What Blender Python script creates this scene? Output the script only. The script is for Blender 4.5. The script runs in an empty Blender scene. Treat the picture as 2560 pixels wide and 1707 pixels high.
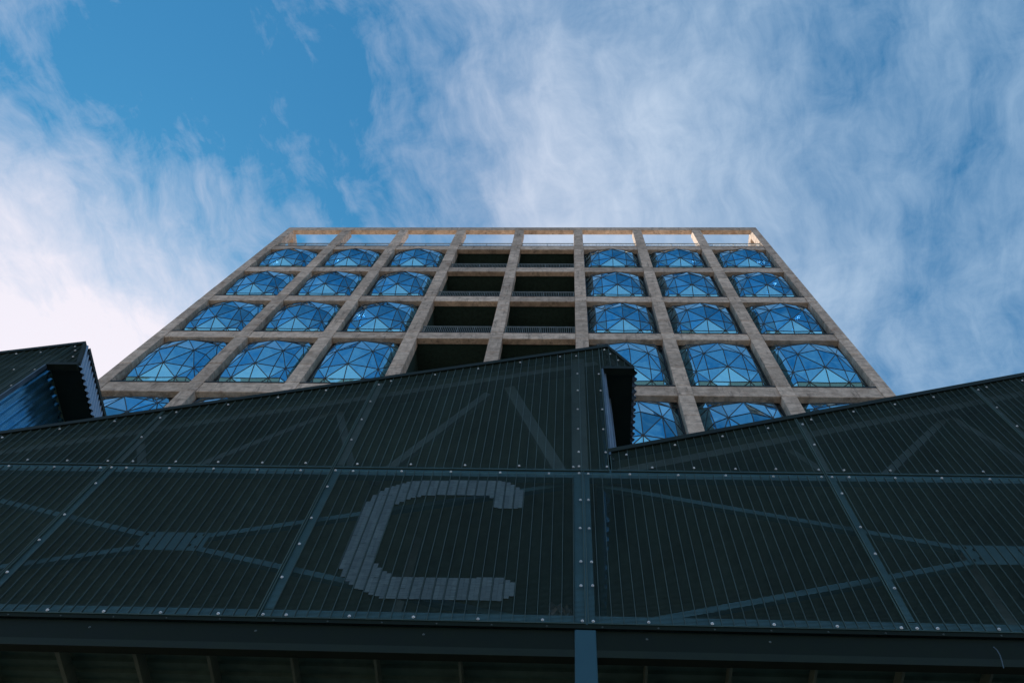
import bpy, math, random
from mathutils import Vector, Matrix
R = math.radians
random.seed(7)
scene = bpy.context.scene
COL = scene.collection

# ------------------------------------------------------------------ camera
CAMZ = 1.6
FPX = 2022.0                                   # focal length in pixels of a 2560 wide frame
PPX, PPY = 1331.0, 853.5
U = Vector((1424.0 - PPX, 13.0 - PPY, FPX)).normalized()          # zenith seen in camera axes (right, down, forward)
H = -Vector((-45000.0 - PPX, 575.0 - PPY, FPX)).normalized()      # the facade's horizontal
H = (H - U * H.dot(U)).normalized()
N = U.cross(H)
cam_d = bpy.data.cameras.new('camera')
cam = bpy.data.objects.new('camera', cam_d)
COL.objects.link(cam)
cam_d.sensor_width = 36.0
cam_d.lens = FPX / 2560.0 * 36.0
cam_d.shift_x = -(PPX - 1280.0) / 2560.0
cam_d.clip_start = 0.05
cam_d.clip_end = 3000.0
right = Vector((H[0], N[0], U[0])); down = Vector((H[1], N[1], U[1])); fwd = Vector((H[2], N[2], U[2]))
m = Matrix((right, -down, -fwd)).transposed().to_4x4()
m.translation = Vector((0, 0, CAMZ))
cam.matrix_world = m
scene.camera = cam

# ------------------------------------------------------------------ sky, sun, exposure
SUN_EL, SUN_AZ = R(47), R(-52)                  # azimuth from +Y towards +X
sun_dir = Vector((math.sin(SUN_AZ) * math.cos(SUN_EL), math.cos(SUN_AZ) * math.cos(SUN_EL), math.sin(SUN_EL)))
scene.view_settings.view_transform = 'Standard'
scene.view_settings.look = 'None'
scene.view_settings.exposure = 0.4
scene.view_settings.gamma = 1.0
scene.cycles.max_bounces = 6
scene.cycles.diffuse_bounces = 3
scene.cycles.glossy_bounces = 3
sl = bpy.data.lights.new('sun', 'SUN')
sl.energy = 4.2
sl.angle = R(0.5)
sl.color = (1.0, 0.9, 0.78)
so = bpy.data.objects.new('sun', sl)
COL.objects.link(so)
so.rotation_euler = sun_dir.to_track_quat('Z', 'Y').to_euler()
so.location = sun_dir * 200


class NT:
    """small node tree helper"""
    def __init__(self, tree):
        self.t = tree
        self.l = tree.links

    def n(self, kind, **kw):
        nd = self.t.nodes.new(kind)
        for k, v in kw.items():
            setattr(nd, k, v)
        return nd

    def put(self, sock, v):
        if hasattr(v, 'is_output'):
            self.l.new(v, sock)
        elif v is not None:
            try:
                sock.default_value = v
            except Exception:
                sock.default_value = (v[0], v[1], v[2], 1.0)

    def math(self, op, a, b=None, c=None, clamp=False):
        nd = self.n('ShaderNodeMath', operation=op, use_clamp=clamp)
        self.put(nd.inputs[0], a)
        if b is not None: self.put(nd.inputs[1], b)
        if c is not None: self.put(nd.inputs[2], c)
        return nd.outputs[0]

    def vmath(self, op, a, b=None):
        nd = self.n('ShaderNodeVectorMath', operation=op)
        self.put(nd.inputs[0], a)
        if b is not None: self.put(nd.inputs[1], b)
        return nd.outputs['Value'] if op in ('DOT_PRODUCT', 'LENGTH') else nd.outputs[0]

    def mix(self, f, a, b, blend='MIX'):
        nd = self.n('ShaderNodeMix', data_type='RGBA', blend_type=blend)
        self.put(nd.inputs[0], f); self.put(nd.inputs[6], a); self.put(nd.inputs[7], b)
        return nd.outputs[2]

    def noise(self, vec, scale, detail=4, rough=0.55, dist=0.0, lac=2.0, dim='3D'):
        nd = self.n('ShaderNodeTexNoise', noise_dimensions=dim)
        self.put(nd.inputs['Vector'], vec)
        nd.inputs['Scale'].default_value = scale
        nd.inputs['Detail'].default_value = detail
        nd.inputs['Roughness'].default_value = rough
        nd.inputs['Distortion'].default_value = dist
        nd.inputs['Lacunarity'].default_value = lac
        return nd.outputs

    def ramp(self, v, lo, hi, a=0.0, b=1.0, smooth=True):
        nd = self.n('ShaderNodeMapRange', interpolation_type='SMOOTHSTEP' if smooth else 'LINEAR')
        self.put(nd.inputs[0], v)
        nd.inputs[1].default_value = lo; nd.inputs[2].default_value = hi
        nd.inputs[3].default_value = a; nd.inputs[4].default_value = b
        return nd.outputs[0]

    def xyz(self, x, y, z):
        nd = self.n('ShaderNodeCombineXYZ')
        self.put(nd.inputs[0], x); self.put(nd.inputs[1], y); self.put(nd.inputs[2], z)
        return nd.outputs[0]

    def sep(self, v):
        nd = self.n('ShaderNodeSeparateXYZ')
        self.put(nd.inputs[0], v)
        return nd.outputs


world = bpy.data.worlds.new('World')
scene.world = world
world.use_nodes = True
w = NT(world.node_tree)
w.t.nodes.clear()
sky = w.n('ShaderNodeTexSky', sky_type='NISHITA')
sky.sun_disc = False
sky.sun_elevation = SUN_EL
sky.sun_rotation = SUN_AZ
sky.altitude = 0
sky.air_density = 1.0
sky.dust_density = 0.6
sky.ozone_density = 2.5
SKY_S = 0.15
dirn = w.n('ShaderNodeTexCoord').outputs['Generated']
d = w.sep(dirn)
zc = w.math('MAXIMUM', d[2], 0.06)
px = w.math('DIVIDE', d[0], zc)
py = w.math('DIVIDE', d[1], zc)
P = w.xyz(px, py, 0.0)
warp = w.noise(P, 4.0, 3, 0.55, dim='2D')['Color']
Pw = w.vmath('ADD', P, w.vmath('MULTIPLY', w.vmath('SUBTRACT', warp, (0.5, 0.5, 0.5)), (0.10, 0.10, 0.0)))


def blob(cx, cy, rx, ry, ang, lo=1.0, hi=0.0):
    """soft elliptical patch of more (or less) cloud at a place in the cloud layer"""
    ca, sa = math.cos(R(ang)), math.sin(R(ang))
    q = w.sep(w.vmath('SUBTRACT', Pw, (cx, cy, 0)))
    u = w.math('ADD', w.math('MULTIPLY', q[0], ca / rx), w.math('MULTIPLY', q[1], sa / rx))
    v = w.math('ADD', w.math('MULTIPLY', q[0], -sa / ry), w.math('MULTIPLY', q[1], ca / ry))
    r2 = w.math('ADD', w.math('MULTIPLY', u, u), w.math('MULTIPLY', v, v))
    return w.math('EXPONENT', w.math('MULTIPLY', r2, -1.0))


def stretched(ang, sx, sy):
    ca, sa = math.cos(R(ang)), math.sin(R(ang))
    q = w.sep(Pw)
    u = w.math('ADD', w.math('MULTIPLY', q[0], ca * sx), w.math('MULTIPLY', q[1], sa * sx))
    v = w.math('ADD', w.math('MULTIPLY', q[0], -sa * sy), w.math('MULTIPLY', q[1], ca * sy))
    return w.xyz(u, v, 0.3)


streak = w.noise(stretched(-12, 13.0, 4.2), 1.0, 7, 0.58, 0.1, dim='2D')['Fac']
fibre = w.noise(stretched(-18, 36.0, 11.0), 1.0, 6, 0.62, 0.2, dim='2D')['Fac']
fleece = w.noise(Pw, 16.0, 8, 0.66, 0.2, dim='2D')['Fac']
patch = w.noise(P, 2.3, 2, 0.5, dim='2D')['Fac']
dens = w.math('ADD', 0.37, w.math('MULTIPLY', w.math('SUBTRACT', patch, 0.5), 0.35))
for cx, cy, rx, ry, ang, amp in (
        (-0.84, 0.41, 0.36, 0.17, 18, 0.60),      # bright bank low on the left
        (-0.60, 0.43, 0.20, 0.12, 24, 0.32),
        (-0.72, 0.22, 0.09, 0.10, 30, 0.16),
        (-0.42, 0.00, 0.26, 0.14, 0, -0.34),      # clear gap
        (-0.38, 0.16, 0.19, 0.14, 40, -0.26),
        (-0.22, 0.26, 0.14, 0.16, 30, -0.22),
        (-0.70, 0.07, 0.22, 0.12, 0, -0.24),
        (0.04, 0.25, 0.12, 0.24, 20, 0.30),       # long streaks
        (0.14, 0.20, 0.22, 0.20, 0, 0.14),
        (0.32, 0.04, 0.08, 0.12, 15, -0.14),
        (0.46, 0.26, 0.06, 0.17, 14, -0.22),
        (0.36, 0.38, 0.08, 0.08, 0, 0.14),
        (0.0, -0.80, 1.6, 0.55, 0, -0.26)):       # clearer sky mirrored by the glass
    dens = w.math('ADD', dens, w.math('MULTIPLY', blob(cx, cy, rx, ry, ang), amp))
tex = w.math('ADD', w.math('MULTIPLY', w.math('SUBTRACT', streak, 0.5), 0.50), w.math('MULTIPLY', w.math('SUBTRACT', fleece, 0.5), 0.56))
tex = w.math('ADD', tex, w.math('MULTIPLY', w.math('SUBTRACT', fibre, 0.5), 0.30))
low = w.ramp(d[2], 0.10, 0.62, 1.0, 0.0)                    # the layer is seen edge on towards the horizon
dens = w.math('ADD', dens, w.math('MULTIPLY', low, 0.40))
cov = w.ramp(w.math('ADD', dens, tex), 0.0, 1.0, 0.0, 1.0, False)
cov = w.math('MINIMUM', w.math('MAXIMUM', cov, 0.0), 1.0)
sund = w.math('MAXIMUM', w.vmath('DOT_PRODUCT', dirn, tuple(sun_dir)), 0.0)
glow = w.math('POWER', sund, 4.0)
cloud = w.mix(low, w.mix(glow, (0.35, 0.485, 0.63, 1), (0.74, 0.69, 0.745, 1)), (0.50, 0.57, 0.68, 1))  # unseen low clouds get a brighter colour to light the facade and its glass
flat = w.n('ShaderNodeGamma')
w.l.new(w.mix(1.0, sky.outputs[0], (SKY_S, SKY_S, SKY_S, 1), 'MULTIPLY'), flat.inputs[0])
flat.inputs[1].default_value = 0.45
skyc = w.mix(1.0, flat.outputs[0], (0.072, 0.305, 0.50, 1), 'MULTIPLY')
final = w.mix(w.math('MULTIPLY', cov, 0.95), skyc, cloud)
bg = w.n('ShaderNodeBackground')
w.l.new(final, bg.inputs[0])
bg.inputs[1].default_value = 1.0
wo = w.n('ShaderNodeOutputWorld')
w.l.new(bg.outputs[0], wo.inputs[0])

# ------------------------------------------------------------------ materials
MATS = {}


def new_mat(name):
    mt = bpy.data.materials.new(name)
    mt.use_nodes = True
    t = NT(mt.node_tree)
    t.t.nodes.clear()
    out = t.n('ShaderNodeOutputMaterial')
    b = t.n('ShaderNodeBsdfPrincipled')
    t.l.new(b.outputs[0], out.inputs[0])
    MATS[name] = mt
    return t, b, out


def simple(name, col, rough=0.5, metal=0.0, spec=0.5, var=0.25, scale=6.0, bump=0.0):
    t, b, o = new_mat(name)
    co = t.n('ShaderNodeTexCoord').outputs['Object']
    geo = t.n('ShaderNodeNewGeometry')
    nz = t.noise(geo.outputs['Position'], scale, 5, 0.6)['Fac']
    f = t.ramp(nz, 0.3, 0.7, 1.0 - var, 1.0 + var, False)
    c = t.mix(1.0, (col[0], col[1], col[2], 1), t.xyz(f, f, f), 'MULTIPLY')
    t.l.new(c, b.inputs['Base Color'])
    t.l.new(t.ramp(nz, 0.25, 0.75, max(0.03, rough - 0.08), rough + 0.08, False), b.inputs['Roughness'])
    b.inputs['Metallic'].default_value = metal
    b.inputs['Specular IOR Level'].default_value = spec
    if bump:
        bp = t.n('ShaderNodeBump')
        bp.inputs['Strength'].default_value = bump
        bp.inputs['Distance'].default_value = 0.01
        t.l.new(nz, bp.inputs['Height'])
        t.l.new(bp.outputs[0], b.inputs['Normal'])
    return MATS[name]


def make_concrete():
    t, b, o = new_mat('concrete')
    pos = t.n('ShaderNodeNewGeometry').outputs['Position']
    rnd = t.n('ShaderNodeObjectInfo').outputs['Random']
    s = t.sep(pos)
    shift = t.vmath('ADD', pos, t.xyz(t.math('MULTIPLY', rnd, 37.0), 0, t.math('MULTIPLY', rnd, 11.0)))
    mott = t.noise(shift, 2.6, 6, 0.7)['Fac']
    fine = t.noise(shift, 13.0, 5, 0.75)['Fac']
    q = t.sep(shift)
    boards = t.noise(t.xyz(t.math('MULTIPLY', q[0], 1.3), t.math('MULTIPLY', q[1], 1.3), t.math('MULTIPLY', q[2], 9.0)), 1.0, 5, 0.75)['Fac']
    drip = t.noise(t.xyz(t.math('MULTIPLY', q[0], 4.5), t.math('MULTIPLY', q[1], 4.5), t.math('MULTIPLY', q[2], 0.8)), 1.0, 5, 0.7)['Fac']
    c = t.mix(t.ramp(mott, 0.35, 0.66), (0.50, 0.395, 0.315, 1), (0.74, 0.605, 0.495, 1))
    c = t.mix(t.ramp(boards, 0.50, 0.68, 0, 0.60), c, (0.19, 0.155, 0.13, 1))
    c = t.mix(t.ramp(drip, 0.53, 0.70, 0, 0.62), c, (0.14, 0.118, 0.105, 1))
    c = t.mix(t.ramp(fine, 0.55, 0.72, 0, 0.5), c, (0.15, 0.125, 0.105, 1))
    c = t.mix(t.ramp(t.noise(shift, 0.9, 4, 0.6)['Fac'], 0.60, 0.72, 0, 0.5), c, (0.30, 0.165, 0.10, 1))
    f = t.ramp(rnd, 0, 1, 0.82, 1.22, False)
    c = t.mix(1.0, c, t.xyz(f, f, f), 'MULTIPLY')
    t.l.new(c, b.inputs['Base Color'])
    b.inputs['Roughness'].default_value = 0.9
    b.inputs['Specular IOR Level'].default_value = 0.25
    h = t.math('ADD', t.math('MULTIPLY', fine, 0.6), boards)
    bp = t.n('ShaderNodeBump')
    bp.inputs['Strength'].default_value = 0.5
    bp.inputs['Distance'].default_value = 0.03
    t.l.new(h, bp.inputs['Height'])
    t.l.new(bp.outputs[0], b.inputs['Normal'])


make_concrete()


def make_glass():
    t, b, o = new_mat('blue_glass')
    isl = t.n('ShaderNodeNewGeometry').outputs['Random Per Island']
    f = t.ramp(isl, 0, 1, 0.62, 1.3, False)
    col = t.mix(1.0, (0.21, 0.58, 0.78, 1), t.xyz(f, f, f), 'MULTIPLY')
    t.l.new(col, b.inputs['Base Color'])
    b.inputs['Metallic'].default_value = 1.0
    b.inputs['Roughness'].default_value = 0.03
    wn = t.n('ShaderNodeTexWhiteNoise', noise_dimensions='1D')
    t.l.new(isl, wn.inputs['W'])
    gpos = t.n('ShaderNodeNewGeometry')
    wav = t.noise(gpos.outputs['Position'], 1.1, 2, 0.5)['Color']
    tilt = t.vmath('ADD', t.vmath('MULTIPLY', t.vmath('SUBTRACT', wn.outputs['Color'], (.5, .5, .5)), (.13, .13, .13)), t.vmath('MULTIPLY', t.vmath('SUBTRACT', wav, (.5, .5, .5)), (.16, .16, .16)))
    t.l.new(t.vmath('NORMALIZE', t.vmath('ADD', gpos.outputs['Normal'], tilt)), b.inputs['Normal'])
    tr = t.n('ShaderNodeBsdfTransparent')
    tr.inputs[0].default_value = (0.35, 0.65, 0.9, 1)
    mx = t.n('ShaderNodeMixShader')
    mx.inputs[0].default_value = 0.14
    t.l.new(b.outputs[0], mx.inputs[1]); t.l.new(tr.outputs[0], mx.inputs[2])
    t.l.new(mx.outputs[0], o.inputs[0])


make_glass()
simple('frame_metal', (0.025, 0.033, 0.036), 0.45, 0.0, 0.5)
simple('sill_metal', (0.012, 0.016, 0.018), 0.5)
simple('rail_metal', (0.20, 0.25, 0.26), 0.5, 0.0, 0.5)
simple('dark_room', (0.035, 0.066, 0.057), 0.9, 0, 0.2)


def make_grating(name, col):
    t, b, o = new_mat(name)
    pos = t.n('ShaderNodeNewGeometry').outputs['Position']
    rnd = t.n('ShaderNodeObjectInfo').outputs['Random']
    q = t.sep(pos)
    big = t.noise(pos, 0.9, 4, 0.6)['Fac']
    run = t.noise(t.xyz(t.math('MULTIPLY', q[0], 7.0), 0.0, t.math('MULTIPLY', q[2], 0.7)), 1.0, 4, 0.65)['Fac']
    f = t.math('MULTIPLY', t.ramp(big, 0.3, 0.7, 0.78, 1.22, False), t.ramp(rnd, 0, 1, 0.88, 1.14, False))
    f = t.math('MULTIPLY', f, t.ramp(run, 0.35, 0.7, 0.9, 1.2, False))
    c = t.mix(1.0, (col[0], col[1], col[2], 1), t.xyz(f, f, f), 'MULTIPLY')
    dust = t.ramp(t.noise(pos, 60.0, 2, 0.5)['Fac'], 0.70, 0.80, 0, 0.5)
    c = t.mix(t.math('MULTIPLY', dust, t.ramp(big, 0.45, 0.7)), c, (0.22, 0.25, 0.25, 1))
    t.l.new(c, b.inputs['Base Color'])
    b.inputs['Roughness'].default_value = 0.5


make_grating('grating_steel', (0.046, 0.088, 0.076))
make_grating('rib_steel', (0.053, 0.096, 0.092))
simple('frame_paint', (0.078, 0.21, 0.265), 0.42, 0.0, 0.5, 0.15)
simple('post_paint', (0.022, 0.088, 0.12), 0.45, 0.0, 0.5, 0.1, 2.0)
simple('inner_sheet', (0.18, 0.29, 0.25), 0.8)
simple('inner_steel', (0.115, 0.175, 0.185), 0.55)
simple('trim_steel', (0.011, 0.019, 0.014), 0.6, 0.0, 0.22, 0.3)
simple('edge_steel', (0.05, 0.085, 0.125), 0.4, 0.0, 0.5, 0.4)
simple('screw_steel', (0.09, 0.12, 0.12), 0.6)
simple('flange_steel', (0.015, 0.026, 0.018), 0.65, 0.0, 0.2, 0.2)
simple('fascia_steel', (0.0085, 0.0155, 0.0098), 0.65, 0.0, 0.15, 0.2)
simple('sheet_steel', (0.20, 0.52, 0.74), 0.16, 0.9, 0.5, 0.15)
simple('pale_sheet', (0.22, 0.30, 0.40), 0.35, 0.2, 0.5, 0.15)
def make_plate():
    t, b, o = new_mat('plate_steel')
    q = t.sep(t.n('ShaderNodeNewGeometry').outputs['Position'])
    st = t.noise(t.xyz(t.math('MULTIPLY', q[0], 9.0), 0.0, t.math('MULTIPLY', q[2], 75.0)), 1.0, 4, 0.7)['Fac']
    c = t.mix(t.ramp(st, 0.32, 0.68), (0.040, 0.066, 0.068, 1), (0.092, 0.130, 0.132, 1))
    f = t.ramp(t.n('ShaderNodeObjectInfo').outputs['Random'], 0, 1, 0.80, 1.12, False)
    c = t.mix(1.0, c, t.xyz(f, f, f), 'MULTIPLY')
    t.l.new(c, b.inputs['Base Color'])
    b.inputs['Roughness'].default_value = 0.5


make_plate()
def make_bolt():
    t, b, o = new_mat('bolt_zinc')
    rnd = t.n('ShaderNodeObjectInfo').outputs['Random']
    c = t.mix(rnd, (0.66, 0.69, 0.70, 1), (0.95, 0.96, 0.96, 1))
    t.l.new(c, b.inputs['Base Color'])
    b.inputs['Metallic'].default_value = 0.2
    b.inputs['Roughness'].default_value = 0.38


make_bolt()
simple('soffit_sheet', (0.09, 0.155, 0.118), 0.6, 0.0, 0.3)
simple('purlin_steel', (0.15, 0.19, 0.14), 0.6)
simple('scrap_film', (0.07, 0.09, 0.09), 0.2, 0.0, 0.6)
simple('cable_rubber', (0.08, 0.12, 0.15), 0.5)
simple('paving', (0.19, 0.155, 0.12), 0.9, 0, 0.3, 0.3, 0.4)
tl, bl, ol = new_mat('lamp_glow')
bl.inputs['Base Color'].default_value = (1, 1, 1, 1)
bl.inputs['Emission Color'].default_value = (1.0, 0.92, 0.85, 1)
bl.inputs['Emission Strength'].default_value = 25.0


# ------------------------------------------------------------------ mesh helpers
class MB:
    def __init__(self):
        self.v = []; self.f = []

    def add(self, vs, fs):
        o = len(self.v)
        self.v += [tuple(p) for p in vs]
        self.f += [tuple(i + o for i in q) for q in fs]
        return self

    def box(self, x0, x1, y0, y1, z0, z1, cut=0.0):
        if cut <= 0:
            vs = [(x0, y0, z0), (x1, y0, z0), (x1, y1, z0), (x0, y1, z0), (x0, y0, z1), (x1, y0, z1), (x1, y1, z1), (x0, y1, z1)]
            return self.add(vs, [(0, 3, 2, 1), (4, 5, 6, 7), (0, 1, 5, 4), (1, 2, 6, 5), (2, 3, 7, 6), (3, 0, 4, 7)])
        vs = []
        c = cut
        for sx, ax in ((1, x0), (-1, x1)):
            for sy, ay in ((1, y0), (-1, y1)):
                for sz, az in ((1, z0), (-1, z1)):
                    vs += [(ax, ay + sy * c, az + sz * c), (ax + sx * c, ay, az + sz * c), (ax + sx * c, ay + sy * c, az)]
        i = lambda a, b_, c_, k: ((a * 2 + b_) * 2 + c_) * 3 + k
        fs = []
        for a in (0, 1):
            q = [i(a, 0, 0, 0), i(a, 0, 1, 0), i(a, 1, 1, 0), i(a, 1, 0, 0)]; fs.append(q if a == 0 else q[::-1])
            q = [i(0, a, 0, 1), i(1, a, 0, 1), i(1, a, 1, 1), i(0, a, 1, 1)]; fs.append(q if a == 0 else q[::-1])
            q = [i(0, 0, a, 2), i(0, 1, a, 2), i(1, 1, a, 2), i(1, 0, a, 2)]; fs.append(q if a == 0 else q[::-1])
        for a in (0, 1):
            for b_ in (0, 1):
                e = (a + b_) % 2
                q = [i(a, b_, 0, 0), i(a, b_, 0, 1), i(a, b_, 1, 1), i(a, b_, 1, 0)]; fs.append(q if e == 0 else q[::-1])
                q = [i(a, 0, b_, 0), i(a, 1, b_, 0), i(a, 1, b_, 2), i(a, 0, b_, 2)]; fs.append(q if e == 0 else q[::-1])
                q = [i(0, a, b_, 1), i(0, a, b_, 2), i(1, a, b_, 2), i(1, a, b_, 1)]; fs.append(q if e == 0 else q[::-1])
        for a in (0, 1):
            for b_ in (0, 1):
                for c_ in (0, 1):
                    q = [i(a, b_, c_, 0), i(a, b_, c_, 1), i(a, b_, c_, 2)]
                    fs.append(q if (a + b_ + c_) % 2 == 0 else q[::-1])
        return self.add(vs, fs)

    def bar(self, a, b, w_, h_, up=(0, -1, 0)):
        """box section bar between two points; w_ across, h_ along 'up'"""
        a = Vector(a); b = Vector(b)
        d_ = (b - a).normalized()
        s = d_.cross(Vector(up))
        if s.length < 1e-5: s = d_.cross(Vector((1, 0, 0)))
        s.normalize()
        n = s.cross(d_).normalized()
        vs = []
        for p in (a, b):
            for i, j in ((-1, -1), (1, -1), (1, 1), (-1, 1)):
                vs.append(p + s * (i * w_ / 2) + n * (j * h_ / 2))
        return self.add(vs, [(0, 1, 2, 3), (7, 6, 5, 4), (0, 4, 5, 1), (1, 5, 6, 2), (2, 6, 7, 3), (3, 7, 4, 0)])

    def prism(self, pts, y0, y1):
        """polygon in x,z pushed along y"""
        n = len(pts)
        vs = [(p[0], y0, p[1]) for p in pts] + [(p[0], y1, p[1]) for p in pts]
        fs = [tuple(range(n)), tuple(range(2 * n - 1, n - 1, -1))]
        fs += [(i, i + n, (i + 1) % n + n, (i + 1) % n) for i in range(n)]
        return self.add(vs, fs)

    def mesh(self, name, mat, origin=(0, 0, 0)):
        me = bpy.data.meshes.new(name)
        ox, oy, oz = origin
        me.from_pydata([(x - ox, y - oy, z - oz) for x, y, z in self.v], [], self.f)
        me.validate()
        me.materials.append(MATS[mat])
        import bmesh
        b = bmesh.new(); b.from_mesh(me)
        bmesh.ops.recalc_face_normals(b, faces=b.faces)
        b.to_mesh(me); b.free()
        me.update()
        return me


WLOC = {}


def place(name, me, parent=None, loc=(0, 0, 0), kind=None, label=None):
    o = bpy.data.objects.new(name, me)
    COL.objects.link(o)
    pl = Vector((0, 0, 0))
    if parent is not None:
        o.parent = parent
        pl = WLOC[parent.name]
    o.location = Vector(loc) - pl
    WLOC[o.name] = Vector(loc)
    if kind: o['kind'] = kind
    if label: o['label'] = label
    return o


def build(mb, name, mat, parent=None, loc=(0, 0, 0), kind=None, label=None):
    return place(name, mb.mesh(name, mat, loc), parent, loc, kind, label)


def thing(name, label, cat, loc, group=None):
    o = place(name, None, None, loc)
    o['label'] = label; o['category'] = cat
    if group: o['group'] = group
    return o


def pix_ray(x, y):
    dd = Vector((x - PPX, y - PPY, FPX))
    return Vector((dd.dot(H), dd.dot(N), dd.dot(U)))


def at_y(x, y, Y):
    r = pix_ray(x, y)
    p = r * (Y / r[1])
    return Vector((p[0], p[1], p[2] + CAMZ))


# ------------------------------------------------------------------ ground
gm = MB()
gm.add([(-900, -900, 0), (900, -900, 0), (900, 900, 0), (-900, 900, 0)], [(0, 1, 2, 3)])
build(gm, 'ground', 'paving', kind='structure')

# ================================================================== the concrete tower
D = 14.3
XC0, PITCH, CW = -19.74, 4.022, 0.60              # left edge of the first column, bay pitch, column width
ZT = [z + CAMZ for z in (50.50, 45.92, 40.75, 35.55, 29.85, 23.85)]       # beam tops
ZB = [z + CAMZ for z in (49.73, 45.11, 39.96, 34.81, 28.99, 23.00)]       # beam undersides
ZTOP, ZTB = 55.12 + CAMZ, 54.38 + CAMZ
CD, BD = 0.50, 0.30                                # column and beam depth
tower = thing('concrete_tower', 'tall weathered concrete grid tower with bulging blue faceted windows behind the black shed', 'building', (XC0 + 4 * PITCH + 0.3, D + 8, 0))
colx = [XC0 + k * PITCH for k in range(9)]
colw = [(x, x + CW) for x in colx]
colw[0] = (colx[0] + 0.03, colx[0] + 0.57)
colw[8] = (12.415, 12.91)
lift_levels = [ZTB]
for k in range(6):
    up = ZTB if k == 0 else ZB[k - 1]
    n = 2 if k == 0 else 3
    for j in range(1, n):
        lift_levels.append(up + (ZT[k] - up) * (j + random.uniform(-.12, .12)) / n)
    lift_levels.append(ZT[k])
    lift_levels.append(ZB[k])
lift_cache = {}
for ci, (x0, x1) in enumerate(colw):
    base = MB().box(x0, x1, D, D + CD, 0, lift_levels[-1] - 0.008)
    co = build(base, 'column', 'concrete', tower, (x0, D, 0))
    for j in range(len(lift_levels) - 1):
        zt, zb = lift_levels[j], lift_levels[j + 1]
        jit = random.uniform(0, 0.008)
        key = (round(x1 - x0, 3), j)
        if key not in lift_cache:
            lift_cache[key] = MB().box(0, x1 - x0, 0, CD, 0.016, zt - zb, 0.012).mesh('column_lift', 'concrete')
        place('column_lift', lift_cache[key], co, (x0, D - jit, zb))
# beams between the columns
for k in range(6):
    for b in range(8):
        x0, x1 = colw[b][1], colw[b + 1][0]
        mb = MB().box(x0 + .002, x1 - .002, D + 0.035, D + 0.035 + BD, ZB[k], ZT[k], 0.015)
        build(mb, 'beam', 'concrete', tower, (x0, D, ZB[k]))
# roof beam in eight cast lengths
for b in range(8):
    x0 = colw[0][0] if b == 0 else colw[b][0]
    x1 = colw[8][1] if b == 7 else colw[b + 1][0] - 0.006
    mb = MB().box(x0, x1, D - 0.004, D + 0.32, ZTB + .004, ZTOP, 0.015)
    build(mb, 'roof_beam', 'concrete', tower, (x0, D, ZTB))
# open side frames of the roof storey
for sx0, sx1 in ((colw[0][0], colw[0][0] + 0.42), (colw[8][1] - 0.42, colw[8][1])):
    mb = MB().box(sx0 + .004, sx1 - .004, D + 0.326, D + 16, ZTB + .02, ZTOP - .004, 0.01)
    build(mb, 'roof_beam', 'concrete', tower, (sx0, D + .326, ZTB))
    for q in range(1, 5):
        yy = D + q * 4.02 - 0.1
        mb = MB().box(sx0, sx1, yy, yy + 0.55, ZB[0] - .3, ZTB + .014, 0.01)
        build(mb, 'column', 'concrete', tower, (sx0, yy, ZB[0]))
build(MB().box(colw[0][0] + .02, colw[8][1] - .02, D + 0.36, D + 16.2, ZB[0] + 0.16, ZT[0] - 0.02), 'terrace_floor', 'concrete', tower, (0, D + 8, ZB[0]))
build(MB().box(colw[0][0] + .02, colw[8][1] - .02, D + 3.3, D + 16.1, 0, ZB[0] + 0.08), 'core_wall', 'concrete', tower, (0, D + 8, 0))
for sx0, sx1 in ((colw[0][0] + .01, colw[0][0] + .3), (colw[8][1] - .3, colw[8][1] - .01)):
    build(MB().box(sx0, sx1, D + CD + .004, D + 3.29, 0, ZB[0] + 0.08), 'side_wall', 'concrete', tower, (sx0, D, 0))
build(MB().box(colw[0][1], colw[8][0], D + 0.05, D + 0.3, 0, ZB[5] - 0.01), 'lower_wall', 'concrete', tower, (0, D, 0))
build(MB().box(-14.2, -13.5, D + .9, D + 1.5, ZT[0], ZT[0] + 1.05, 0.03), 'roof_block', 'concrete', tower, (-13.9, D + 1.2, ZT[0]))


def room(x0, x1, z0, z1, y0, y1):
    vs = [(x0, y0, z0), (x1, y0, z0), (x1, y0, z1), (x0, y0, z1), (x0, y1, z0), (x1, y1, z0), (x1, y1, z1), (x0, y1, z1)]
    return MB().add(vs, [(4, 5, 6, 7), (0, 1, 5, 4), (3, 7, 6, 2), (0, 4, 7, 3), (1, 2, 6, 5)])


def railing(b, k):
    x0, x1 = colw[b][1] + 0.01, colw[b + 1][0] - 0.01
    z0 = ZT[k]
    y = D + 0.17
    top = build(MB().box(x0, x1, y - .025, y + .025, z0 + 1.05, z0 + 1.10), 'railing', 'rail_metal', tower, (x0, y, z0))
    build(MB().box(x0, x1, y - .02, y + .02, z0 + .30, z0 + .34), 'bottom_rail', 'rail_metal', top, (x0, y, z0))
    bm_ = MB()
    n = 37
    for i in range(n):
        x = x0 + (i + .5) * (x1 - x0) / n
        wv = 0.011 if i % 9 else 0.022
        bm_.box(x - wv / 2 - .003, x + wv / 2 + .003, y - .011, y + .011, z0 + .341, z0 + 1.049)
    for x in (x0 + .05, (x0 + x1) / 2, x1 - .05):
        bm_.box(x - .02, x + .02, y + .022, y + .05, z0, z0 + 1.04)
    build(bm_, 'balusters', 'rail_metal', top, (x0, y, z0), 'stuff')
    build(MB().box(x0, x1, D + .02, D + .30, z0 + .003, z0 + .05), 'edge_strip', 'sill_metal', tower, (x0, y, z0))


for b in range(8):
    railing(b, 0)
for b in (3, 4):
    for k in range(1, 6):
        if k < 5: railing(b, k)
        x0, x1 = colw[b][1], colw[b + 1][0]
        build(room(x0 - .05, x1 + .05, ZB[k] + .3, ZB[k - 1] + .1, D + .345, D + 2.8), 'open_bay', 'dark_room', tower, (x0, D + .345, ZB[k]))

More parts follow.
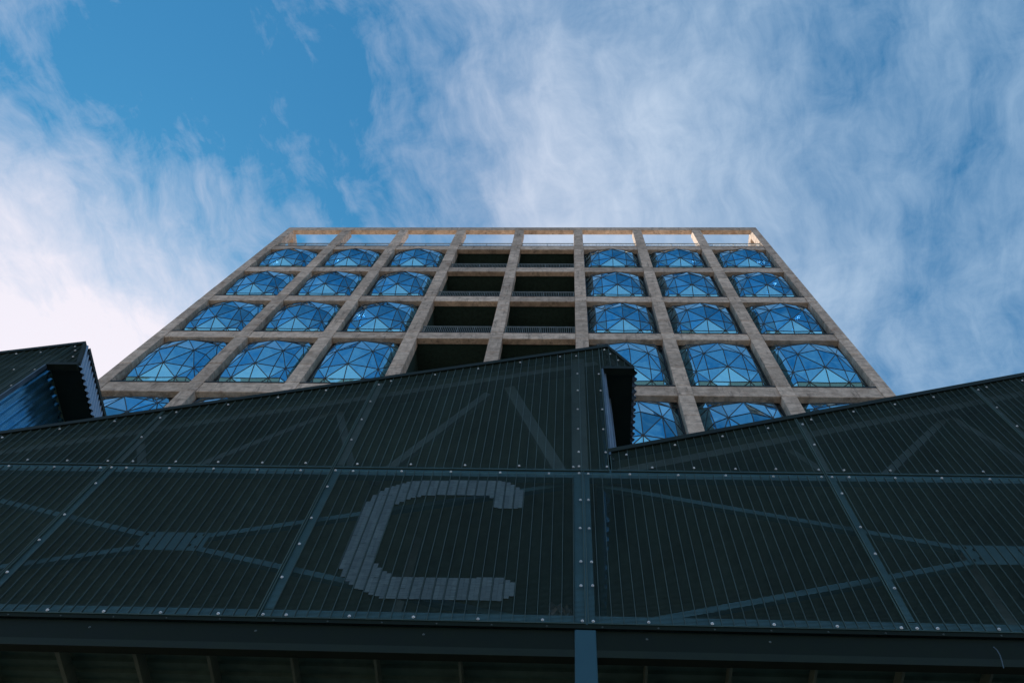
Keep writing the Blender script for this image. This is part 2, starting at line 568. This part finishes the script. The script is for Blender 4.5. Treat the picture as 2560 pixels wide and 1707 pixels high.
# faceted windows -------------------------------------------------
REC = 0.40                                # the glazing frame sits back from the facade face
XF = (0.0, 0.107, 0.255, 0.5, 0.745, 0.893, 1.0)
ZF = (0.0, 0.105, 0.262, 0.525, 0.79, 0.93, 1.0)
DEP = ((0, 0, 0, 0, 0, 0, 0),             # how far each node stands out of the frame
       (0, .33, .42, .48, .41, .28, 0),
       (0, .32, .52, .70, .54, .29, 0),
       (0, .30, .66, .90, .66, .31, 0))


def pillow(w_, h_):
    pts = {}
    for i in range(7):
        for j in range(7):
            pts[i, j] = Vector((w_ * XF[i], -DEP[min(i, 6 - i)][j], h_ * ZF[j]))
    tris = []; edges = set()
    for j in range(6):
        for i in range(6):
            a, b_, c_, d_ = (i, j), (i + 1, j), (i + 1, j + 1), (i, j + 1)
            if (i + j) % 2 == 0:
                tr = [(a, b_, d_), (b_, c_, d_)]          # diagonal between the odd nodes
                edges.add((b_, d_))
            else:
                tr = [(a, b_, c_), (a, c_, d_)]
                edges.add((a, c_))
            tris += [(t_, j) for t_ in tr]
            edges.add((a, b_)); edges.add((a, d_))
            if i == 5: edges.add((b_, c_))
            if j == 5: edges.add((d_, c_))
    return pts, tris, edges


def pane_mb(p0, p1, p2):
    c = (p0 + p1 + p2) / 3
    n = (p1 - p0).cross(p2 - p0).normalized()
    if n.y > 0: n = -n
    q = []
    for p in (p0, p1, p2):
        dv = c - p
        q.append(p + dv * min(0.35, 0.022 / max(dv.length, 1e-3)))
    vs = [p + n * 0.006 for p in q] + [p - n * 0.006 for p in q]
    return vs, [(0, 1, 2), (5, 4, 3), (0, 3, 4, 1), (1, 4, 5, 2), (2, 5, 3, 0)]


FW = 0.065
for k in range(1, 6):                     # storeys, top one first
    z0, z1 = ZT[k], ZB[k - 1]
    w_open = PITCH - CW
    gw, gh = w_open - 2 * FW, z1 - z0 - 2 * FW
    pts, tris, edges = pillow(gw, gh)
    bars = MB()
    cen = Vector((gw / 2, 0.9, gh / 2))
    for a, b_ in edges:
        if (a[0] == b_[0] and a[0] in (0, 6)) or (a[1] == b_[1] and a[1] in (0, 6)): continue
        pa, pb = pts[a], pts[b_]
        outw = ((pa + pb) / 2 - cen).normalized()
        bars.bar(pa + outw * 0.004, pb + outw * 0.004, 0.036, 0.03, outw)
    bars_me = bars.mesh('glazing_bars', 'frame_metal')
    singles, rest = [], MB()
    for (t_, j) in tris:
        vs, fs = pane_mb(*[pts[n_] for n_ in t_])
        if k == 4 and j <= 3:
            singles.append(MB().add(vs, fs).mesh('pane', 'blue_glass'))
        else:
            rest.add(vs, fs)
    rest_me = rest.mesh('small_panes', 'blue_glass')
    fr = MB()
    ww, hh = w_open - .004, z1 - z0 - .004
    fr.box(0.002, FW, -0.05, 0.12, 0.087, hh)
    fr.box(ww - FW, ww, -0.05, 0.12, 0.087, hh)
    fr.box(FW + .001, ww - FW - .001, -0.05, 0.12, hh - FW, hh)
    # stepped inner reveal
    for xx in ((FW, FW + .035), (ww - FW - .035, ww - FW)):
        fr.box(xx[0] + .001, xx[1], -0.02, 0.10, FW + .002, hh - FW - .002)
    frame_me = fr.mesh('window', 'frame_metal')
    sill_me = MB().box(0.003, ww, -0.385, 0.10, 0.003, 0.085, 0.006).mesh('sill', 'sill_metal')
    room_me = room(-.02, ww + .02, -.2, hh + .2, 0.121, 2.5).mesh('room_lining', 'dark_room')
    for b in (0, 1, 2, 5, 6, 7):
        o0 = Vector((colw[b][1], D + REC, z0))
        if b == 0: o0.x = colw[1][0] - w_open
        win = place('window', frame_me, tower, o0)
        g0 = o0 + Vector((FW, 0, FW))
        place('glazing_bars', bars_me, win, g0)
        place('sill', sill_me, win, o0)
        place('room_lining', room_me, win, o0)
        place('small_panes', rest_me, win, g0, 'stuff')
        for s_ in singles:
            place('pane', s_, win, g0)

# ================================================================== the black sawtooth shed
YS = 4.47
Z = lambda z: z + CAMZ
WALL, TP, SL = 0.46, 7.58, 0.380                  # wall line of a tooth, tooth pitch, roof slope
ZVAL, ZEAVE, ZRIDGE = Z(7.69), Z(9.86), Z(10.64)
YB = 12.4                                          # rear end of the shed
shed = thing('sawtooth_shed', 'black steel sawtooth roofed shed clad in fine grating in front of the tower', 'shed', (0.15, YS, 0))
POST = 0.150
PW = 0.165
walls = [WALL - 2 * TP, WALL - TP, WALL, WALL + TP]      # x of the tooth walls
Z_BOT, Z_MID = Z(4.995), Z(7.245)
SP, RP = 0.0145, 0.0958                            # slat and rib pitch

bolt = MB()
prof = [(0.0, 0.013), (0.003, 0.013), (0.004, 0.009), (0.010, 0.008), (0.012, 0.004)]
nseg = 10
for pi, (yy, rr) in enumerate(prof):
    for s_ in range(nseg):
        a_ = 2 * math.pi * s_ / nseg
        bolt.v.append((rr * math.cos(a_), -yy, rr * math.sin(a_)))
for pi in range(len(prof) - 1):
    for s_ in range(nseg):
        q = pi * nseg
        bolt.f.append((q + s_, q + (s_ + 1) % nseg, q + nseg + (s_ + 1) % nseg, q + nseg + s_))
bolt.f.append(tuple(range((len(prof) - 1) * nseg, len(prof) * nseg)))
bolt_me = bolt.mesh('bolt', 'bolt_zinc')
screw_me = bolt.mesh('screw', 'screw_steel')


def slope_z(x, wl):
    return ZVAL + (x - wl) * SL


def panel(xa, xb, za, top):
    """one grating panel from xa to xb, za up to the function top(x); returns its frame object"""
    g = 0.006
    xa += g; xb -= g
    ta, tb = top(xa), top(xb)
    fr_ = MB()
    y0, y1 = YS - 0.016, YS + 0.006
    fr_.box(xa, xa + .008, y0, y1, za, ta)
    fr_.box(xb - .008, xb, y0, y1, za, tb)
    fr_.box(xa + .009, xb - .009, y0, y1, za, za + .008)
    o = build(fr_, 'grating_panel', 'grating_steel', shed, (xa, YS, za))
    sl_ = MB()
    z = za + SP
    while z < max(ta, tb) - .05:
        lo, hi = xa + .008, xb - .008
        if tb > ta + .01 and z > ta: lo = xa + (z - ta) / (tb - ta) * (xb - xa)
        if hi - lo > .02:
            sl_.box(lo, hi, YS - .0022, YS + .0012, z - .0013, z + .0013)
        z += SP
    build(sl_, 'slats', 'grating_steel', o, (xa, YS, za), 'stuff')
    rb = MB()
    n = max(1, round((xb - xa) / RP))
    for i in range(1, n):
        x = xa + (xb - xa) * i / n
        rb.box(x - .0022, x + .0022, YS - .014, YS + .004, za + .009, top(x) - .03)
    build(rb, 'ribs', 'rib_steel', o, (xa, YS, za), 'stuff')
    return o


def add_bolt(parent, x, z, y=YS - .017):
    place('bolt', bolt_me, parent, (x + random.uniform(-.006, .006), y, z + random.uniform(-.006, .006)))


for ti in range(1, 4):
    wl, wr = walls[ti - 1], walls[ti]              # a tooth rises from wl to wr
    px0, px1 = wl - WALL + 0.165, wr - WALL + 0.165
    j1, j2 = px0 + 2.478, px0 + 4.868
    if ti == 2: j1, j2 = -4.857, -2.457
    full = ti >= 2
    # lower row
    lows = [(px0, j1), (j1, j2), (j2, px1)]
    for n_, (a, b_) in enumerate(lows):
        if not full: continue
        o = panel(a, b_, Z_BOT, lambda x: Z_MID - .006)
        nb = 5
        for i in range(nb):
            x = a + .05 + (b_ - a - .06) * (i + (.9 if n_ == 0 else .35)) / nb
            if x < b_ - .05:
                add_bolt(o, x, Z(7.178)); add_bolt(o, x, Z(5.022))
        xb_ = a + .05
        for z in (6.70, 6.235, 5.757, 5.44) if n_ == 0 else (6.877, 6.33, 5.933, 5.48):
            add_bolt(o, xb_, Z(z))
        add_bolt(o, xb_, Z(7.182)); add_bolt(o, xb_, Z(5.022))
        if n_ == 2:
            for z in (7.182, 6.70, 6.235, 5.757, 5.44, 5.022): add_bolt(o, b_ - .036, Z(z))
    # upper row
    ups = [(wl - .004, j1), (j1, j2), (j2, wr - .012)]
    for n_, (a, b_) in enumerate(ups):
        f = lambda x, wl=wl: slope_z(x, wl) - .03
        o = panel(a, b_, Z_MID + .002, f)
        nb = 5
        for i in range(nb):
            x = a + .05 + (b_ - a - .06) * (i + (.9 if n_ == 0 else .35)) / nb
            if x < b_ - .05: add_bolt(o, x, Z(7.315))
        x = a + .18
        while x < b_ - .1:
            add_bolt(o, x, slope_z(x, wl) - .18); x += 0.545
        z = Z(7.36) if n_ else Z(7.55)
        while n_ and z < f(a + .05) - .25:
            z += 0.47
            add_bolt(o, a + .05, z)
        if n_ == 2:
            for z in (7.32, 7.62, 8.13, 8.62, 9.13, 9.62): add_bolt(o, wr - .045, Z(z))
            for z in (7.32, 7.62, 8.13, 8.62, 9.13, 9.62, 10.2): add_bolt(o, wr - .335, Z(z))
    # the little overhanging piece under the ridge
    rx, ex = wr + 0.10, wr + 0.43
    nib = MB()
    z = ZEAVE + .02
    while z < ZRIDGE - .14:
        hi = ex - (z - ZEAVE) / (ZRIDGE - ZEAVE) * (ex - rx) - .03
        lo = wr - .010
        ztop = slope_z(lo, wl)
        if z > ztop - .05: lo += (z - ztop + .05) / SL
        if hi - lo > .02: nib.box(lo, hi, YS - .0022, YS + .0012, z - .0013, z + .0013)
        z += SP
    o = build(nib, 'grating_panel', 'grating_steel', shed, (wr, YS, ZEAVE), 'stuff')
    rb = MB()
    for i in range(4):
        x = wr + .02 + i * RP
        zt = min(slope_z(x, wl) - .05, ZRIDGE - (x - rx) / (ex - rx) * (ZRIDGE - ZEAVE) - .08)
        if zt > ZEAVE + .05: rb.box(x - .0022, x + .0022, YS - .014, YS + .004, ZEAVE + .01, zt)
    build(rb, 'ribs', 'rib_steel', o, (wr, YS, ZEAVE), 'stuff')
    for x, z in ((wr + .05, Z(10.42)), (wr + .13, Z(10.28)), (wr + .23, Z(10.06))): add_bolt(o, x, z)
    # trims
    yf, yb = YS - .026, YS + .10
    a0, a1 = wl - .02, wr + .10
    zz = lambda x: slope_z(x, wl)
    build(MB().prism([(a0, zz(a0) - .075), (a1, zz(a1) - .085), (a1, zz(a1) + .0), (a0, zz(a0))], yf, yb), 'verge_trim', 'trim_steel', shed, (wl, YS, ZVAL))
    build(MB().prism([(a1 + .001, zz(a1) - .085), (ex - .05, ZEAVE + .012), (ex, ZEAVE + .012), (a1 + .10, zz(a1) - .21), (a1 + .001, zz(a1))], yf + .004, yb - .004), 'barge_trim', 'trim_steel', shed, (wr, YS, ZEAVE))
    build(MB().box(wr - .004, ex - .002, yf + .006, yb - .02, ZEAVE - .06, ZEAVE + .010), 'eave_trim', 'trim_steel', shed, (wr, YS, ZEAVE))
    build(MB().box(wr - .012, wr + .014, YS - .025, YS + .03, ZVAL - .13, ZEAVE - .078), 'edge_trim', 'edge_steel', shed, (wr, YS, ZVAL))
    # folded flashing returning behind the edge
    fl = MB()
    zig = [(wr + .016, YS + .0), (wr + .035, YS + .06), (wr + .05, YS + .055), (wr + .11, YS + .45), (wr + .125, YS + .44), (wr + .22, YS + 1.15)]
    if ti == 2:
        for (xa_, ya_), (xb2, yb2) in zip(zig[:-1], zig[1:]):
            fl.add([(xa_, ya_, ZVAL - .1), (xb2, yb2, ZVAL - .1), (xb2, yb2, ZEAVE - .02), (xa_, ya_, ZEAVE - .02)], [(0, 1, 2, 3)])
        build(fl, 'return_flashing', 'pale_sheet', shed, (wr, YS, ZVAL))
    # corrugated wall of the tooth, facing right
    wm = MB()
    xw = wr - .03
    yy = YS + .03
    pr = []
    pt = 0.125
    while yy < YB:
        pr += [(xw, yy), (xw, yy + .055), (xw + .03, yy + .07), (xw + .03, yy + .11)]
        yy += pt
    nv = len(pr)
    wm.add([(x, y, ZVAL - .4) for x, y in pr] + [(x, y, ZEAVE - .01) for x, y in pr], [(i, i + 1, i + 1 + nv, i + nv) for i in range(nv - 1)])
    build(wm, 'wall_sheet', 'sheet_steel', shed, (wr, YS, ZVAL))
    # soffit under the overhang
    build(MB().box(wr + .005, ex - .02, YS + .082, YB, ZEAVE - .004, ZEAVE + .02), 'soffit', 'trim_steel', shed, (wr, YS, ZEAVE))
    # steep corrugated sheet from ridge to eave
    sm = MB()
    pts_ = []
    nn = int((YB - YS - .02) / .0115)
    for i in range(nn):
        y = YS + .014 + i * .0115
        off = 0.020 * math.copysign(abs(math.sin(2 * math.pi * y / .092)) ** .6, math.sin(2 * math.pi * y / .092))
        pts_.append((y, off))
    nx, nz = (ZRIDGE - ZEAVE), (ex - rx)
    ln = math.hypot(nx, nz); nx /= ln; nz /= ln
    vs = [(rx + nx * o_, y, ZRIDGE - .03 + nz * o_) for y, o_ in pts_] + [(ex + .025 + nx * o_, y, ZEAVE - .03 + nz * o_) for y, o_ in pts_]
    sm.add(vs, [(i, i + 1, i + 1 + nn, i + nn) for i in range(nn - 1)])
    build(sm, 'roof_sheet', 'pale_sheet', shed, (rx, YS, ZEAVE))
    cx_, cz_ = rx + nz * .06 + nx * .024, ZRIDGE - .02 - nx * .06 + nz * .024
    build(MB().bar((cx_, YS + .101, cz_), (cx_, YB, cz_), .15, .012, (nx, 0, nz)).box(rx - .15, rx + .018, YS + .101, YB, ZRIDGE - .055, ZRIDGE - .015), 'ridge_cap', 'trim_steel', shed, (rx, YS, ZRIDGE))
    # long roof slope
    build(MB().prism([(wl + .02, zz(wl + .02) - .06), (wr + .09, zz(wr + .09) - .06), (wr + .09, zz(wr + .09) - .01), (wl + .02, zz(wl + .02) - .01)], yb + .002, YB), 'roof_slope', 'inner_sheet', shed, (wl, YS, ZVAL))
    # steel frame behind the grating
    yfr = YS + .02
    build(MB().box(wl, wr, yfr, yfr + .07, Z(7.165), Z(7.330)), 'rail_beam', 'frame_paint', shed, (wl, YS, Z(7.165)))
    build(MB().box(wl, wr, yfr, yfr + .07, Z(5.000), Z(5.125)), 'sill_beam', 'frame_paint', shed, (wl, YS, Z(5.0)))
    for jx in (j1, j2):
        build(MB().box(jx - .005, jx + .085, yfr - .008, yfr - .002, Z_BOT + .13, Z(7.16)), 'joint_strip', 'frame_paint', shed, (jx, YS, Z_BOT))
        build(MB().box(jx - .005, jx + .085, yfr - .008, yfr - .002, Z(7.335), slope_z(jx, wl) - .12), 'joint_strip', 'inner_steel', shed, (jx, YS, Z_MID))
    build(MB().box(px1 - .10, px1 + .065, yfr + .072, yfr + .22, Z(7.335), slope_z(px1, wl) - .1), 'upper_post', 'inner_steel', shed, (px1, YS, Z_MID))
    build(MB().bar((wl + .1, yfr + .17, slope_z(wl + .1, wl) - .25), (wr - .05, yfr + .17, slope_z(wr - .05, wl) - .25), .12, .12), 'truss_chord', 'inner_steel', shed, (wl, YS, ZVAL))
    o_ = wr - WALL
    for xa_, za_, xb2, zb2, th in ((-4.29, 7.5, -2.94, 9.0, .09), (-2.10, 7.4, -1.05, 9.55, .10), (-0.78, 9.75, -0.02, 7.5, .14), (-2.88, 9.0, -2.40, 7.7, .09), (-4.68, 7.5, -5.11, 8.3, .09)):
        build(MB().bar((xa_ + o_, yfr + .25, Z(za_)), (xb2 + o_, yfr + .25, Z(zb2)), th, .06), 'truss_web', 'inner_steel', shed, (xa_ + o_, YS, Z(za_)))
    if full:
        # crossed braces with a plate in the middle
        cx = (px0 + px1) / 2 - .07
        cz = Z(6.13)
        yb_ = YS + .15
        for sx, sz, ex_, ez_ in ((-1, 1, px0 + .15, 7.20), (1, 1, px1 - .2, 7.20), (-1, -1, px0 + .15, 5.10), (1, -1, px1 - .2, 5.10)):
            br = build(MB().bar((cx + sx * .30, yb_, cz + sz * .10), (ex_, yb_, Z(ez_)), .065, .05), 'brace', 'frame_paint', shed, (cx, yb_, cz))
        pl = build(MB().box(cx - .32, cx + .33, yb_ - .032, yb_ - .027, cz - .135, cz + .135), 'gusset_plate', 'frame_paint', shed, (cx, yb_, cz))
        bb = MB()
        for sx in (-1, 1):
            for sz in (-1, 1):
                for q in (0, 1):
                    xx = cx + sx * (.20 + .075 * q); zq = cz + sz * (.062 + .03 * q)
                    bb.box(xx - .014, xx + .014, yb_ - .046, yb_ - .0325, zq - .014, zq + .014, .004)
        build(bb, 'plate_bolts', 'trim_steel', pl, (cx, yb_, cz), 'stuff')
        # second frame deeper inside
        y2 = YS + 2.6
        for xa_, za_, xb2, zb2 in ((px0, 5.2, (px0 + px1) / 2, 7.6), ((px0 + px1) / 2, 7.6, px1, 5.2), (px0 + 1.4, 5.1, px0 + 1.4, 8.6), (px1 - 2.3, 5.1, px1 - 2.3, 9.6), (px0, 7.5, px1, 7.5)):
            build(MB().bar((xa_, y2, Z(za_)), (xb2, y2, Z(zb2)), .13, .1), 'inner_brace', 'inner_steel', shed, (xa_, y2, Z(za_)))

# posts standing on the ground
for k_ in (-2, -1, 0, 1):
    xp = POST + k_ * TP
    po = build(MB().box(xp - PW / 2, xp + PW / 2, YS + .006, YS + .19, Z_BOT - .03, Z(7.16), .005), 'post', 'frame_paint', shed, (xp, YS, 0))
    build(MB().box(xp - PW / 2, xp + PW / 2, YS - .004, YS + .17, 0.02, Z(4.945), .006), 'post_shaft', 'post_paint', po, (xp, YS, 0))
    build(MB().box(xp - .18, xp + .18, YS - .08, YS + .26, 0.004, .02), 'base_plate', 'post_paint', po, (xp, YS, 0))
# eaves fascia under the grating
xl, xr = POST - 2 * TP, POST + TP
fas = build(MB().box(xl, xr, YS - .010, YS + .0, Z(4.950), Z(4.990)), 'drip_edge', 'fascia_steel', shed, (xl, YS, Z(4.95)))
fa = build(MB().box(xl, xr, YS + .012, YS + .10, Z(4.74), Z(4.948)), 'fascia', 'fascia_steel', shed, (xl, YS, Z(4.74)))
build(MB().box(xl, xr, YS + .004, YS + .075, Z(4.665), Z(4.738)), 'fascia_flange', 'flange_steel', shed, (xl, YS, Z(4.665)))
build(MB().box(xl, xr, YS + .101, YS + .14, Z(4.74), Z(4.99)), 'fascia_back', 'fascia_steel', shed, (xl, YS, Z(4.74)))
x = -4.9
i = 0
while x < 4.5:
    small = place('screw', screw_me, fas, (x, YS - .0105, Z(4.965)))
    small.scale = (.55, .55, .55)
    x += 0.432; i += 1
for x in (-3.75, -2.42, -1.10, .62, 1.55):
    place('screw', screw_me, fa, (x, YS + .0115, Z(4.87))).scale = (.8, .5, .8)
# corrugated ceiling with purlins below the shed
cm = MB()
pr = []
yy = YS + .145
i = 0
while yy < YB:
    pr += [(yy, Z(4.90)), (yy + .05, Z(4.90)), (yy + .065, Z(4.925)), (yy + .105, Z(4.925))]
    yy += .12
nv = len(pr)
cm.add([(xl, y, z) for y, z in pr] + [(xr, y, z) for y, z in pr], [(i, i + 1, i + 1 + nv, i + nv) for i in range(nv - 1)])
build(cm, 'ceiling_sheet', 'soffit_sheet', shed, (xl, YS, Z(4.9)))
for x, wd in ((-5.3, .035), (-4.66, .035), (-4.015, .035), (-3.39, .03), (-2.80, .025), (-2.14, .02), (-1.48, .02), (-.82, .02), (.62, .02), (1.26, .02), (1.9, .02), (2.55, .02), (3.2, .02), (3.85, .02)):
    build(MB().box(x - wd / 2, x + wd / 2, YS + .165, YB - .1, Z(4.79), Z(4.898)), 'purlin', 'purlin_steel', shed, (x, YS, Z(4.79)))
# rear wall and far side walls closing the shed
build(MB().box(xl - .2, xr + .2, YB + .002, YB + .06, Z(4.85), Z(7.5)), 'rear_wall', 'inner_sheet', shed, (0, YB, Z(4.85)))
for ti in range(1, 4):
    wl, wr = walls[ti - 1], walls[ti]
    build(MB().prism([(wl + .03, Z(7.502)), (wr - .04, Z(7.502)), (wr - .04, slope_z(wr, wl) - .09), (wl + .03, ZVAL - .07)], YB + .002, YB + .06), 'rear_wall', 'inner_sheet', shed, (wl, YB, ZVAL))
for x in (xl - .1, xr + .1):
    build(MB().box(x - .03, x + .03, YS + .03, YB, Z(4.85), Z(7.5)), 'side_wall', 'trim_steel', shed, (x, YS, Z(4.85)))
# small pieces seen through the grating
build(MB().prism([(.68, Z(7.84)), (.90, Z(7.84)), (.905, Z(7.94))], YS + .13, YS + .134), 'valley_flashing', 'pale_sheet', shed, (.8, YS, Z(7.6)))
# a loose cable below the fascia
cab = MB()
cp = [at_y(2200 + px_ / 6.533, 1500 + py_ / 6.533, YS - .03) for px_, py_ in ((1850, 760), (1910, 810), (1955, 885), (1985, 970), (2003, 1040), (2020, 1105))]
for a, b_ in zip(cp[:-1], cp[1:]): cab.bar(a, b_ + (b_ - a) * .04, .006, .006)
build(cab, 'cable', 'cable_rubber', shed, cp[0])

# ------------------------------------------------------------------ the letter C set into the grating
sign = thing('letter_sign', 'stepped grey letter C made of small plates set into the black grating', 'sign', (-1.2, YS, Z(6.14)))


CPTS = [(-.705, 7.046), (-.57, 7.0), (-.442, 6.875), (-.425, 6.57), (-.48, 6.545), (-.62, 6.545), (-.703, 6.575), (-.705, 6.69), (-.80, 6.775),
        (-1.386, 6.757), (-1.56, 6.68), (-1.66, 6.58), (-1.692, 6.48), (-1.693, 5.75), (-1.62, 5.64), (-1.463, 5.525), (-.537, 5.528), (-.444, 5.47),
        (-.442, 5.299), (-.533, 5.249), (-1.513, 5.251), (-1.766, 5.37), (-1.9, 5.51), (-1.957, 5.63), (-1.951, 6.623), (-1.88, 6.79), (-1.771, 6.906),
        (-1.6, 7.0), (-1.445, 7.03)]


def in_c(x, z):
    ins = False
    for (xa_, za_), (xb2, zb2) in zip(CPTS, CPTS[1:] + CPTS[:1]):
        if (za_ > z) != (zb2 > z) and x < xa_ + (z - za_) / (zb2 - za_) * (xb2 - xa_): ins = not ins
    return ins


pa, pb = -2.457 + .006, .165 - .006               # the panel the letter sits in
ncell = max(1, round((pb - pa) / RP))
cell = (pb - pa) / ncell
for ci in range(ncell * 2):
    xs = pa + ci * cell / 2
    hw = cell / 2
    z = 5.23
    run, runs = None, []
    while z < 7.09:
        ok = in_c(xs + hw / 2, z + SP / 2)
        if ok and run is None: run = z
        if not ok and run is not None:
            runs.append((run, z)); run = None
        z += SP
    gl, gr = (.007, .0005) if ci % 2 == 0 else (.0005, .007)
    for a, b_ in runs:
        zc_ = a
        while zc_ < b_ - .01:
            ze = min(b_, zc_ + SP * random.choice((9, 12, 15)))
            if b_ - ze < SP * 4: ze = b_
            t_ = random.uniform(-.001, .001)
            build(MB().box(xs + gl, xs + hw - gr, YS - .009 + t_, YS - .005 + t_, Z(zc_) + .001, Z(ze) - .001), 'plate', 'plate_steel', sign, (xs, YS, Z(zc_)))
            zc_ = ze

# ------------------------------------------------------------------ crumpled scrap behind the grating
scrap = MB()
nu, nv_ = 9, 6
for iv in range(nv_):
    for iu in range(nu):
        scrap.v.append((-.14 + .19 * iu / (nu - 1) + random.uniform(-.012, .012), YS + .06 + random.uniform(-.03, .035), Z(5.135) + .17 * iv / (nv_ - 1) - .05 * iu / (nu - 1) * iv / (nv_ - 1) + random.uniform(-.012, .012) * (iv > 0)))
for iv in range(nv_ - 1):
    for iu in range(nu - 1):
        q_ = iv * nu + iu
        scrap.f.append((q_, q_ + 1, q_ + nu + 1, q_ + nu))
so_ = build(scrap, 'plastic_scrap', 'scrap_film', None, (-.05, YS + .06, Z(5.135)))
so_['label'] = 'crumpled scrap of film lying behind the grating left of the post'
so_['category'] = 'litter'

# ------------------------------------------------------------------ lamps glowing behind the window glass
lamp_mb = MB()
for i in range(6):
    for s_ in range(10):
        th, ph = math.pi * i / 5, 2 * math.pi * s_ / 10
        lamp_mb.v.append((.09 * math.sin(th) * math.cos(ph), .09 * math.sin(th) * math.sin(ph), .06 * math.cos(th)))
for i in range(5):
    for s_ in range(10):
        lamp_mb.f.append((i * 10 + s_, i * 10 + (s_ + 1) % 10, i * 10 + 10 + (s_ + 1) % 10, i * 10 + 10 + s_))
lamp_me = lamp_mb.mesh('ceiling_lamp', 'lamp_glow')
for x, y, words in ((693, 654.6, 'in the top left window'), (844, 652, 'in the top window second from the left edge'), 
                    (1735, 653, 'in the top window second from the right edge'),
                    (1897, 654.6, 'in the top right window, left one of the pair'), (1910, 655, 'in the top right window, right one of the pair'),
                    (1938.5, 709.5, 'in the second highest window at the right edge'), (1996, 792.6, 'in the third highest window at the right edge'),
                    (896.5, 788, 'in the third highest window left of the open bays, left of two'), (909, 788, 'in the third highest window left of the open bays, right of two')):
    p = at_y(x, y, D + 0.22)
    o = place('ceiling_lamp', lamp_me, None, p)
    o['label'] = 'small glowing lamp ' + words
    o['category'] = 'lamp'
    o['group'] = 'lamps glowing behind the blue windows'
